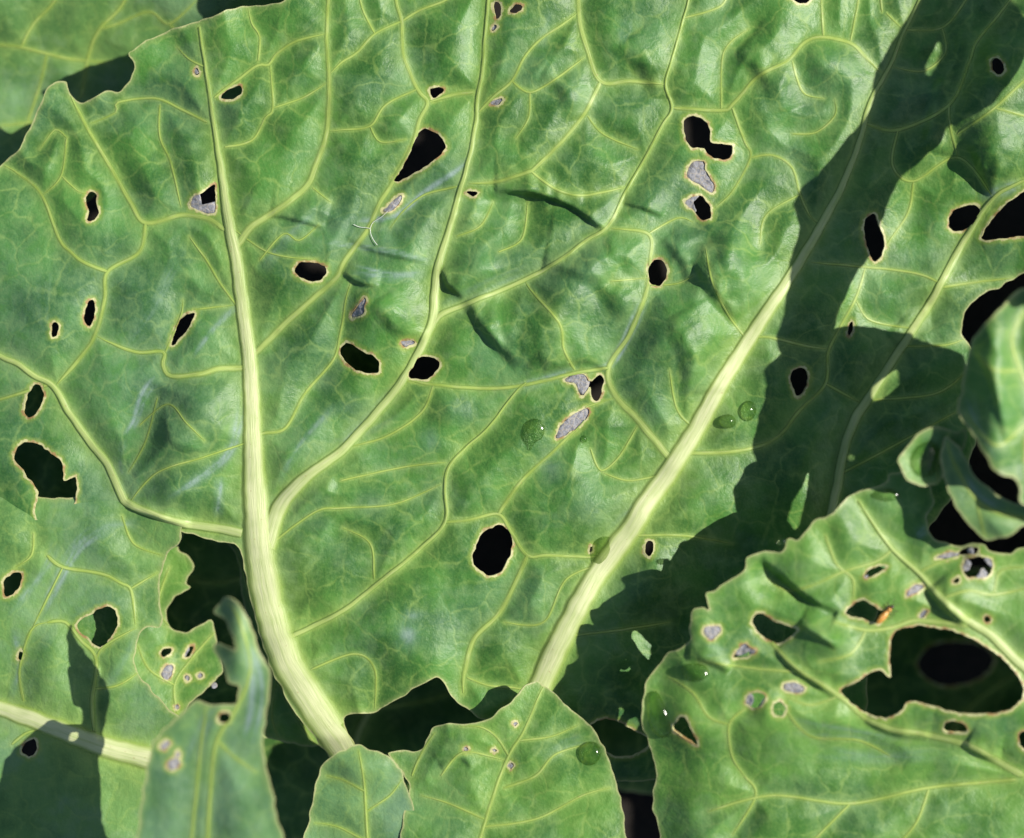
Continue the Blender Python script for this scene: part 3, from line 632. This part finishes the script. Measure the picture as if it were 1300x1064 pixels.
# ------------------------------------------------------------------ small leaves at the bottom
def D_base(x, y): return 34+0.12*(y-930)-14*sstep(590, 500, x)
Df = Leaf([(493,956),(515,953),(534,952),(542,938),(550,923),(562,919),(580,918),(610,916),(633,903),(653,887),(666,871),(683,866),(700,877),(720,897),(736,909),(751,923),(764,943),(774,967),(784,1000),(792,1045),(786,1105),(650,1120),(520,1105),(512,1040),(520,1000),(507,975)], D_base,
 veins=[V([(600,1100),(625,1015),(646,960),(666,927),(683,887),(690,872)],5,2.5),V([(523,985),(536,955),(552,930)],3.2),V([(646,960),(630,935),(610,923),(585,922)],3,2.2),V([(660,940),(700,935),(735,920)],3,2),V([(640,1000),(680,985),(705,958),(745,945)],3.5,2),V([(612,1050),(680,1040),(740,1010),(775,1000)],3.5,2),V([(615,1040),(570,1020),(535,1010)],3,2),V([(560,985),(580,960),(600,955),(640,965)],2.6)],
 membranes=[[(651,919),(654,916),(658,919),(654,922)],[(624,953),(627,950),(631,953),(627,956)],[(644,972),(648,968),(652,972),(648,977)],[(588,951),(591,948),(595,951),(591,954)]],
 waxes=[([(690,970),(720,940),(745,930)],6,.5)], creases=[([(560,975),(585,960),(600,975)],5,20,6)], bulge=6, seed=61, rough=0.8, step=2.6)
Df.build('leaf', M_YOUNG, main_plant, 'small peaked young leaf with pale dots and a drop at its edge')
def D2_base(x, y): return 40+0*x
D2 = Leaf([(404,985),(414,966),(433,953),(453,946),(476,953),(496,963),(508,978),(520,1010),(534,1060),(545,1110),(450,1120),(385,1105),(392,1040)], D2_base, veins=[V([(470,1110),(466,1050),(462,990),(455,952)],5,2),V([(466,1030),(495,1010),(510,990)],2.6,2),V([(464,1005),(435,990),(415,985)],2.6,2),V([(468,1070),(430,1050),(400,1045)],3,2)], bumps=[(458,975,34,22,0,14)], bulge=4, seed=67, rough=0.6, step=2.6)
D2.build('leaf', M_BLUE, main_plant, 'rounded grey-green young leaf covering the foot of the midrib')

# ------------------------------------------------------------------ tattered leaf of the neighbouring plant
F_out = [(1068,640),(1053,655),(1036,660),(1026,672),(1013,685),(1000,684),(993,700),(975,700),(961,702),(948,710),(944,725),(928,735),(909,747),(896,754),(901,773),(891,771),(879,775),(876,797),(878,810),(866,822),(846,830),(838,843),(821,866),(815,917),(826,950),(833,985),(828,1020),(838,1060),(850,1110),(1100,1125),(1420,1115),(1420,760),(1350,688),(1300,695),(1280,703),(1262,702),(1247,691),(1235,690),(1220,693),(1200,689),(1183,683),(1176,660),(1184,645),(1185,632),(1176,613),(1150,600),(1130,602),(1123,613),(1083,627)]
def F_base(x, y):
    z = 112+0.02*(x-1000)-30*sstep(900, 980, y)-0.00025*(x-1080)**2*0.3
    return z-24*sstep(900, 820, x)
Ff = Leaf(F_out, F_base,
 holes=[[(1131,854),(1130,827),(1136,803),(1160,795),(1186,797),(1216,803),(1250,820),(1280,843),(1297,867),(1297,887),(1280,902),(1250,907),(1213,905),(1186,897),(1156,890),(1143,903),(1123,912),(1096,903),(1068,878),(1086,867),(1106,853),(1120,852),(1133,863)],
  [(1074,780),(1080,770),(1096,762),(1110,770),(1121,776),(1128,774),(1116,791),(1100,787)],[(956,790),(960,780),(970,780),(986,790),(1011,798),(1010,803),(993,815),(980,815),(963,803)],[(1096,733),(1106,722),(1123,718),(1121,723),(1106,732)],
  [(1223,723),(1225,712),(1240,707),(1257,710),(1260,720),(1253,732),(1237,733),(1227,732)],[(1217,702),(1226,696),(1240,695),(1241,702),(1225,704)],[(1210,738),(1216,733),(1219,738),(1213,741)],[(1249,785),(1254,781),(1258,787),(1252,790)],
  [(931,835),(936,826),(946,817),(952,822),(960,826),(950,833),(936,836)],[(947,892),(950,882),(962,879),(972,883),(970,892),(958,900)],[(981,902),(983,893),(992,891),(997,900),(993,909),(984,908)],[(1198,925),(1203,917),(1215,916),(1228,923),(1226,930),(1205,930)],[(1294,940),(1296,930),(1312,930),(1312,955),(1298,950)],[(854,925),(858,917),(868,910),(884,940),(884,946),(866,935)]],
 membranes=[[(893,803),(896,795),(914,796),(912,805),(902,813)],[(995,875),(997,867),(1010,867),(1022,874),(1012,880)],[(1150,757),(1160,743),(1174,744),(1164,752)],[(1167,784),(1172,775),(1178,776),(1172,785)],[(1188,709),(1200,702),(1216,702),(1210,708)]],
 patches=[[(933,830),(946,816),(953,823),(944,830)],[(951,824),(961,825),(955,832)],[(946,893),(950,881),(956,884),(953,897)],[(962,898),(968,890),(973,884),(971,893)],[(1222,724),(1224,711),(1232,714),(1229,724)],[(1240,734),(1247,722),(1252,727),(1251,735)],[(1249,709),(1258,709),(1261,722),(1254,716)],[(1094,735),(1101,729),(1099,735)],[(1229,697),(1234,694),(1236,704),(1231,704)]],
 veins=[[(1400,910,18),(1340,878,17),(1293,840,16),(1260,808,15),(1226,786,13),(1196,760,11),(1166,727,9.5),(1133,697,8),(1106,660,6),(1090,636,4)],V([(1133,698),(1113,713),(1073,725),(1033,743)],3.6,2.5),
  V([(1300,985),(1266,966),(1220,943),(1173,932),(1133,926),(1100,912),(1066,883),(1016,853),(986,823),(970,800)],8,5),V([(1230,795),(1196,790),(1160,788),(1133,797),(1100,800),(1060,790)],7,4),V([(1048,680),(1063,717),(1083,735),(1083,763)],3),V([(1033,743),(1000,750),(975,735)],2.6),
  V([(1166,727),(1190,715),(1215,706)],3),V([(1196,760),(1230,750),(1262,755),(1310,745)],3.2),V([(946,900),(926,920),(930,960),(945,985)],3),V([(1016,853),(970,850),(930,845),(890,840)],3.2,2.4),V([(1066,883),(1030,895),(1000,885)],2.6),V([(1100,800),(1080,830),(1040,840)],2.6),V([(1300,720),(1270,725),(1262,755)],2.6),V([(1000,905),(1030,935),(1090,940),(1130,960)],2.6),V([(1290,990),(1180,1000),(1080,1020),(980,1010),(900,1030)],5,3),V([(1080,1020),(1040,1060),(1000,1100)],3),V([(1180,1000),(1160,1050),(1110,1100)],3),V([(945,985),(960,1010),(930,1060)],3),V([(926,920),(900,910),(880,880),(850,860)],2.8)],
 creases=[([(1062,782),(1030,768),(1000,746),(962,712)],-15,22,9),([(1014,792),(1040,805),(1066,822)],12,22,9),([(1180,748),(1200,770),(1226,792)],12,24,8),([(872,832),(900,836),(928,850)],11,26,10),([(1225,945),(1250,958),(1270,962)],10,22,7),([(985,825),(1010,848),(1062,884)],8,26,6),([(1100,915),(1135,930),(1180,935)],8,22,6)],
 bumps=[(1040,700,50,34,-30,10),(1150,680,24,22,0,-9),(1050,815,40,22,30,12),(1220,870,100,60,0,6),(870,890,30,50,0,10),(1020,920,60,40,0,10),(1220,750,30,22,0,8)],
 waxes=[([(1160,680),(1180,670)],6,.6),([(1000,920),(1080,930),(1150,945)],8,.5),([(890,825),(930,830)],5,.5),([(1030,950),(1100,960),(1200,955)],8,.5)], bulge=7, seed=71, rough=1.0, step=2.7, bulge_w=18)
Ff.build('leaf', M_YOUNG, side_plant, 'toothed tattered leaf with one large round hole and many small bites')

def R_base(x, y): return -265-0.10*(x-1150)
Rf = Leaf([(730,900),(800,880),(930,860),(1030,780),(1120,740),(1250,720),(1400,740),(1420,960),(1300,1000),(1150,1010),(1000,1000),(860,1010),(760,990)], R_base, holes=[[(1165,845),(1180,822),(1215,815),(1250,822),(1262,840),(1245,860),(1215,870),(1185,866)]], veins=[V([(1400,800),(1300,850),(1230,900),(1190,960)],7,4),V([(1300,850),(1280,780),(1250,740)],3.5)], bulge=6, seed=77, rough=1.0, step=4)
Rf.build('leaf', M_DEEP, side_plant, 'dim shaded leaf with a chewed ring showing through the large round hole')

def H_base(x, y): return 178+0.10*(x-1250)+20*np.exp(-((x-1262)/26)**2)
Hf = Leaf([(1302,366),(1276,387),(1250,413),(1234,433),(1228,453),(1224,478),(1219,500),(1216,520),(1221,534),(1236,553),(1250,577),(1266,600),(1286,608),(1296,622),(1300,640),(1370,660),(1480,640),(1620,560),(1600,380),(1420,340)], H_base, holes=[[(1304,560),(1312,545),(1322,575),(1326,612),(1314,625),(1306,600)],[(1440,420),(1470,400),(1492,395),(1478,425),(1452,438)],[(1395,520),(1403,514),(1409,520),(1402,527)]],  # holes past the border are added to let lit patches through
 veins=[V([(1600,600),(1440,600),(1360,560),(1320,520),(1296,470),(1285,430),(1300,395)],7,3),V([(1320,520),(1290,550),(1262,565),(1225,525)],3.2,2.4),V([(1296,470),(1262,470),(1240,450)],2.8)], creases=[([(1238,440),(1262,480),(1280,560)],9,26,10)], waxes=[([(1225,500),(1240,540),(1270,590)],8,.6)], bulge=7, seed=83, rough=0.9)
Hf.build('leaf', M_BIG, side_plant, 'smooth blue-green leaf with a curved edge raised above the tattered leaf')

def P_base(x, y): return 158+0.12*(x-1230)
Pf = Leaf([(1199,556),(1216,566),(1228,586),(1237,603),(1256,620),(1283,637),(1335,645),(1360,660),(1330,672),(1300,668),(1286,678),(1263,685),(1246,683),(1226,660),(1212,640),(1201,615),(1195,585)], P_base, veins=[V([(1340,660),(1280,655),(1240,635),(1212,590),(1203,563)],4.5,2.5),V([(1240,635),(1245,660),(1250,680)],2.4)], bumps=[(1262,662,30,16,10,10)], waxes=[([(1222,600),(1245,630),(1280,645)],6,.7)], bulge=4, seed=89, rough=0.7, step=2.6)
Pf.build('leaf', M_BLUE, side_plant, 'narrow grey-green lobe curling below the smooth blue-green leaf')
def I_base(x, y): return 148-14*np.exp(-(((x-1176)/24)**2+((y-582)/26)**2))
If = Leaf([(1140,585),(1146,575),(1153,567),(1166,550),(1183,543),(1205,545),(1216,548),(1226,546),(1226,563),(1215,577),(1206,585),(1198,602),(1187,616),(1166,616),(1150,606)], I_base, veins=[V([(1190,615),(1192,580),(1205,550)],3,2)], bulge=3, seed=97, rough=0.6, step=2.4)
If.build('leaf', M_YOUNG, side_plant, 'small cupped leaf tip cradling the biggest water drop')

# leaf of the same plant that leans over from beyond the right border and shades the big leaf
ZJ = 235.0; SH = ZJ/math.tan(SUN_EL)
def unshadow(pts, dy=0):
    out = []
    for (x, y) in pts:
        k = (H-ZJ)/H; out.append(((x+SH*math.cos(SUN_AZ)-CX)/k+CX, (y-SH*math.sin(SUN_AZ)-CY)/k+CY))
    return out
J_out = unshadow([(1240,-80),(1200,-5),(1176,40),(1142,108),(1114,150),(1076,195),(1045,240),(1038,290),(1022,345),(1008,385),(1000,430),(1030,450),(1085,425),(1098,385),(1112,350),(1145,312),(1160,262),(1172,215),(1195,168),(1222,140),(1245,105),(1262,40),(1300,-60),(1310,-200),(1240,-240)])
def J_base(x, y): return ZJ+0*x
Jf = Leaf(J_out, J_base, holes=[unshadow([(1208,80),(1214,55),(1224,42),(1232,50),(1226,72),(1214,88)])], veins=[V(unshadow([(1270,-200),(1230,-20),(1180,120),(1110,240),(1060,350)]),10,4)], bulge=5, seed=101, rough=0.8, step=4)
Jf.build('leaf', M_YOUNG, side_plant, 'leaning leaf just beyond the right border, shading the big leaf')

# unseen low leaf beyond the right border, added to keep the soil shaded
def T_base(x, y): return -40-0.08*(x-1400)+20*np.sin(y/170)
Tf = Leaf([(1400,-160),(1600,-300),(1900,-280),(2200,-100),(2300,300),(2250,800),(2100,1150),(1800,1260),(1560,1180),(1312,1140),(1305,1000),(1305,850),(1306,700),(1312,560),(1325,420),(1400,300)], T_base, veins=[V([(2280,500),(1950,480),(1700,400),(1500,300),(1420,200)],24,6),V([(1950,480),(1750,700),(1600,1000)],10,4),V([(1950,470),(1850,200),(1750,-150)],10,4)], bulge=9, seed=111, rough=1.6, step=7)
Tf.build('leaf', M_DEEP, side_plant, 'broad low unseen leaf beyond the right border, added to shade the soil')

# ------------------------------------------------------------------ stem of the main plant
def build_stem():
    n, m = 28, 24; Vs = []
    x0, y0 = (560-CX)*S*1.0, -(1300-CY)*S
    for i in range(n):
        t = i/(n-1); z = GROUND*S-0.01+t*(-60-GROUND)*S; cx = x0+0.006*math.sin(t*3); cy_ = y0+0.004*t
        for j in range(m):
            a = 2*math.pi*j/m; r = 0.013*(1.15-0.25*t)*(1+0.10*math.sin(3*a+t*17)+0.05*math.sin(7*a-t*31))
            Vs.append((cx+r*math.cos(a), cy_+r*math.sin(a), z))
    Fs = [(i*m+j, i*m+(j+1) % m, (i+1)*m+(j+1) % m, (i+1)*m+j) for i in range(n-1) for j in range(m)]
    o = mesh_obj('stem', Vs, Fs, simple('stem_bark', (0.16, 0.17, 0.08), (0.28, 0.28, 0.15), 18, 0.7, 0.6), main_plant)
    o.location = -main_plant.location
build_stem()

# ------------------------------------------------------------------ water drops
def drop(leaf, outline, hgt, label):
    pl = organic(outline, 0.8, 9, 5, 2.0); cen = pl.mean(0); m = len(pl); nr = 9
    rr = np.sin(np.linspace(math.pi/2, 0.04, nr)); Q = []; hz = []
    for r in rr: Q.append(cen+(pl-cen)*r); hz.append(np.full(m, hgt*math.sqrt(max(0, 1-r*r))))
    Q = np.concatenate(Q); hz = np.concatenate(hz)
    zc = leaf.z(Q); z0 = leaf.z(cen[None])[0]; zt = 0.5*zc+0.5*z0+hz-0.5
    low = leaf.z(pl)-4.0
    Pn = np.concatenate([pl, Q, cen[None], cen[None]]); zz = np.concatenate([np.minimum(low, zt[:m]-3), zt, [z0+hgt-0.5], [z0-5]])
    fs = []
    for i in range(nr):
        for q in range(m): fs.append((i*m+q, i*m+(q+1) % m, (i+1)*m+(q+1) % m, (i+1)*m+q))
    Vv = Wp(Pn, zz)
    me = bpy.data.meshes.new('water_drop'); top = (nr+1)*m
    fs += [(nr*m+q, nr*m+(q+1) % m, top) for q in range(m)]+[((q+1) % m, q, top+1) for q in range(m)]
    me.from_pydata([tuple(v) for v in Vv], [], fs); me.update()
    me.polygons.foreach_set('use_smooth', np.ones(len(fs), bool)); me.materials.append(M_WATER)
    bm = bmesh.new(); bm.from_mesh(me); bmesh.ops.recalc_face_normals(bm, faces=bm.faces); bm.to_mesh(me); bm.free()
    o = bpy.data.objects.new('water_drop', me); C.objects.link(o)
    o['label'] = label; o['category'] = 'water drop'; o['group'] = 'water drops on the leaves'
def ell(cx, cy_, rx, ry, a=0):
    t = np.linspace(0, 2*np.pi, 13)[:-1]; c, s_ = math.cos(math.radians(a)), math.sin(math.radians(a))
    return [(cx+rx*math.cos(q)*c-ry*math.sin(q)*s_, cy_+rx*math.cos(q)*s_+ry*math.sin(q)*c) for q in t]
drop(A, ell(924,535,11,9), 9, 'small clear bead of water close against the second rib')
drop(A, ell(950,522,10,13,10), 9, 'green glinting water bead at the shadow edge beside a smaller bead')
drop(A, [(660,556),(664,540),(674,532),(686,534),(692,545),(688,556),(680,562),(672,572),(667,566)], 4.5, 'flat bright green water drop on the big leaf near grey patches')
drop(A, ell(741,558,4,5), 3, 'tiny sparkling water droplet beside the lower grey patch')
drop(A, [(752,688),(764,680),(778,684),(780,700),(770,716),(757,722),(750,708)], 6, 'water drop clinging to the lower second rib near a pinhole')
drop(If, ell(1174,584,20,25,25), 13, 'largest water drop, cupped in the small leaf tip')
drop(Ff, [(822,884),(832,878),(842,890),(848,905),(852,925),(846,936),(834,934),(824,918)], 8, 'long water drop hanging at the left edge of the tattered leaf')
drop(Ff, ell(992,688,7,4,0), 4, 'small water drop on a tooth of the tattered leaf')
drop(Df, ell(749,957,14,16,20), 9, 'round water drop on the edge of the small peaked leaf')
drop(Ff, [(1105,628),(1118,620),(1135,622),(1142,630),(1128,637),(1112,634)], 4, 'thin water film near the top tip of the tattered leaf')
drop(Ff, [(866,848),(880,842),(896,846),(900,858),(888,866),(872,862)], 5, 'shallow water puddle near the left corner of the tattered leaf')

# ------------------------------------------------------------------ insect and silk
def build_insect():
    e = bpy.data.objects.new('insect', None); C.objects.link(e); e.empty_display_size = 0.003
    z0 = float(Ff.z(np.array([[1121., 790.]]))[0])+3
    p0 = np.array([1113., 792.]); p1 = np.array([1134., 769.]); e.location = Wp(p0, z0-3)
    e['label'] = 'tiny orange insect with a dark head at a hole in the tattered leaf'; e['category'] = 'insect'
    d = (p1-p0)/np.linalg.norm(p1-p0); nrm = np.array([-d[1], d[0]]); L = np.linalg.norm(p1-p0)
    mo = simple('insect_orange', (0.50, 0.20, 0.03), (0.62, 0.34, 0.08), 4, 0.3, 0.3); md = simple('insect_dark', (0.02, 0.012, 0.008), (0.06, 0.03, 0.015), 3, 0.3, 0.2)
    def lathe(name, mat, ts, rs, zo):
        Vs = []; m = 14
        for t, r in zip(ts, rs):
            for j in range(m):
                a = 2*math.pi*j/m; q = p0+d*L*t+nrm*r*math.cos(a); Vs.append(Wp(q, z0+zo+0.8*r*math.sin(a)))
        n = len(ts); Fs = [(i*m+j, i*m+(j+1) % m, (i+1)*m+(j+1) % m, (i+1)*m+j) for i in range(n-1) for j in range(m)]
        o = mesh_obj(name, Vs, Fs, mat, e); o.location = -e.location; return o
    ts = np.linspace(0, 0.72, 22); rs = 4.4*np.sin(np.pi*np.clip(ts/0.72, 0.01, 0.99))**0.55*(1+0.10*np.cos(ts*60))
    lathe('abdomen', mo, ts, np.maximum(rs, 0.15), 4)
    ts = np.linspace(0.68, 0.86, 9); lathe('thorax', mo, ts, np.maximum(2.9*np.sin(np.pi*(ts-0.68)/0.18)**0.5, 0.15), 4)
    ts = np.linspace(0.84, 1.02, 9); lathe('head', md, ts, np.maximum(2.6*np.sin(np.pi*np.clip((ts-0.84)/0.18, 0, 1))**0.5, 0.15), 4)
    def wire(name, pts, r):
        Vs = []; m = 5
        for (q, z) in pts:
            for j in range(m):
                a = 2*math.pi*j/m; Vs.append(Wp(np.array(q)+np.array([r*math.cos(a), r*math.sin(a)*0.6]), z+r*math.sin(a)))
        Fs = [(i*m+j, i*m+(j+1) % m, (i+1)*m+(j+1) % m, (i+1)*m+j) for i in range(len(pts)-1) for j in range(m)]
        o = mesh_obj(name, Vs, Fs, md, e); o.location = -e.location
    for k, t in enumerate((0.70, 0.77, 0.84)):
        for sg in (-1, 1):
            b = p0+d*L*t; wire('leg', [(b+nrm*sg*2, z0+4), (b+nrm*sg*6+d*(k-1)*2, z0+6), (b+nrm*sg*10+d*(k-1)*4, z0-1)], 0.5)
    for sg in (-1, 1):
        b = p0+d*L; wire('antenna', [(b+nrm*sg*1, z0+5), (b+nrm*sg*3+d*4, z0+7), (b+nrm*sg*5+d*8, z0+5)], 0.35)
build_insect()
def build_silk():
    b = N('silk'); co = b.coord(); p = b.n('ShaderNodeBsdfPrincipled', Base__Color=b.mix(b.noise(co, 5, 2).outputs['Fac'], (0.7, 0.7, 0.68), (0.85, 0.85, 0.82)), Roughness=0.6)
    b.t.links.new(p.outputs[0], b.out.inputs[0])
    bmv, fs = [], []
    for path in ([(449,285),(456,288),(464,289),(470,290)],[(470,290),(474,282),(485,275),(492,268)],[(470,290),(471,298),(475,306),(479,311)]):
        c = catmull(path, False, 2.0); z = A.z(c)+2.5; m = 5; base = len(bmv)
        for q, zz in zip(c, z):
            for j in range(m):
                a = 2*math.pi*j/m; bmv.append(Wp(q+np.array([0.36*math.cos(a), 0.3*math.sin(a)]), zz+0.36*math.sin(a)))
        fs += [(base+i*m+j, base+i*m+(j+1) % m, base+(i+1)*m+(j+1) % m, base+(i+1)*m+j) for i in range(len(c)-1) for j in range(m)]
    o = mesh_obj('silk_thread', bmv, fs, b.m); o['label'] = 'fine white forked silk thread lying on the big leaf'; o['category'] = 'thread'
build_silk()
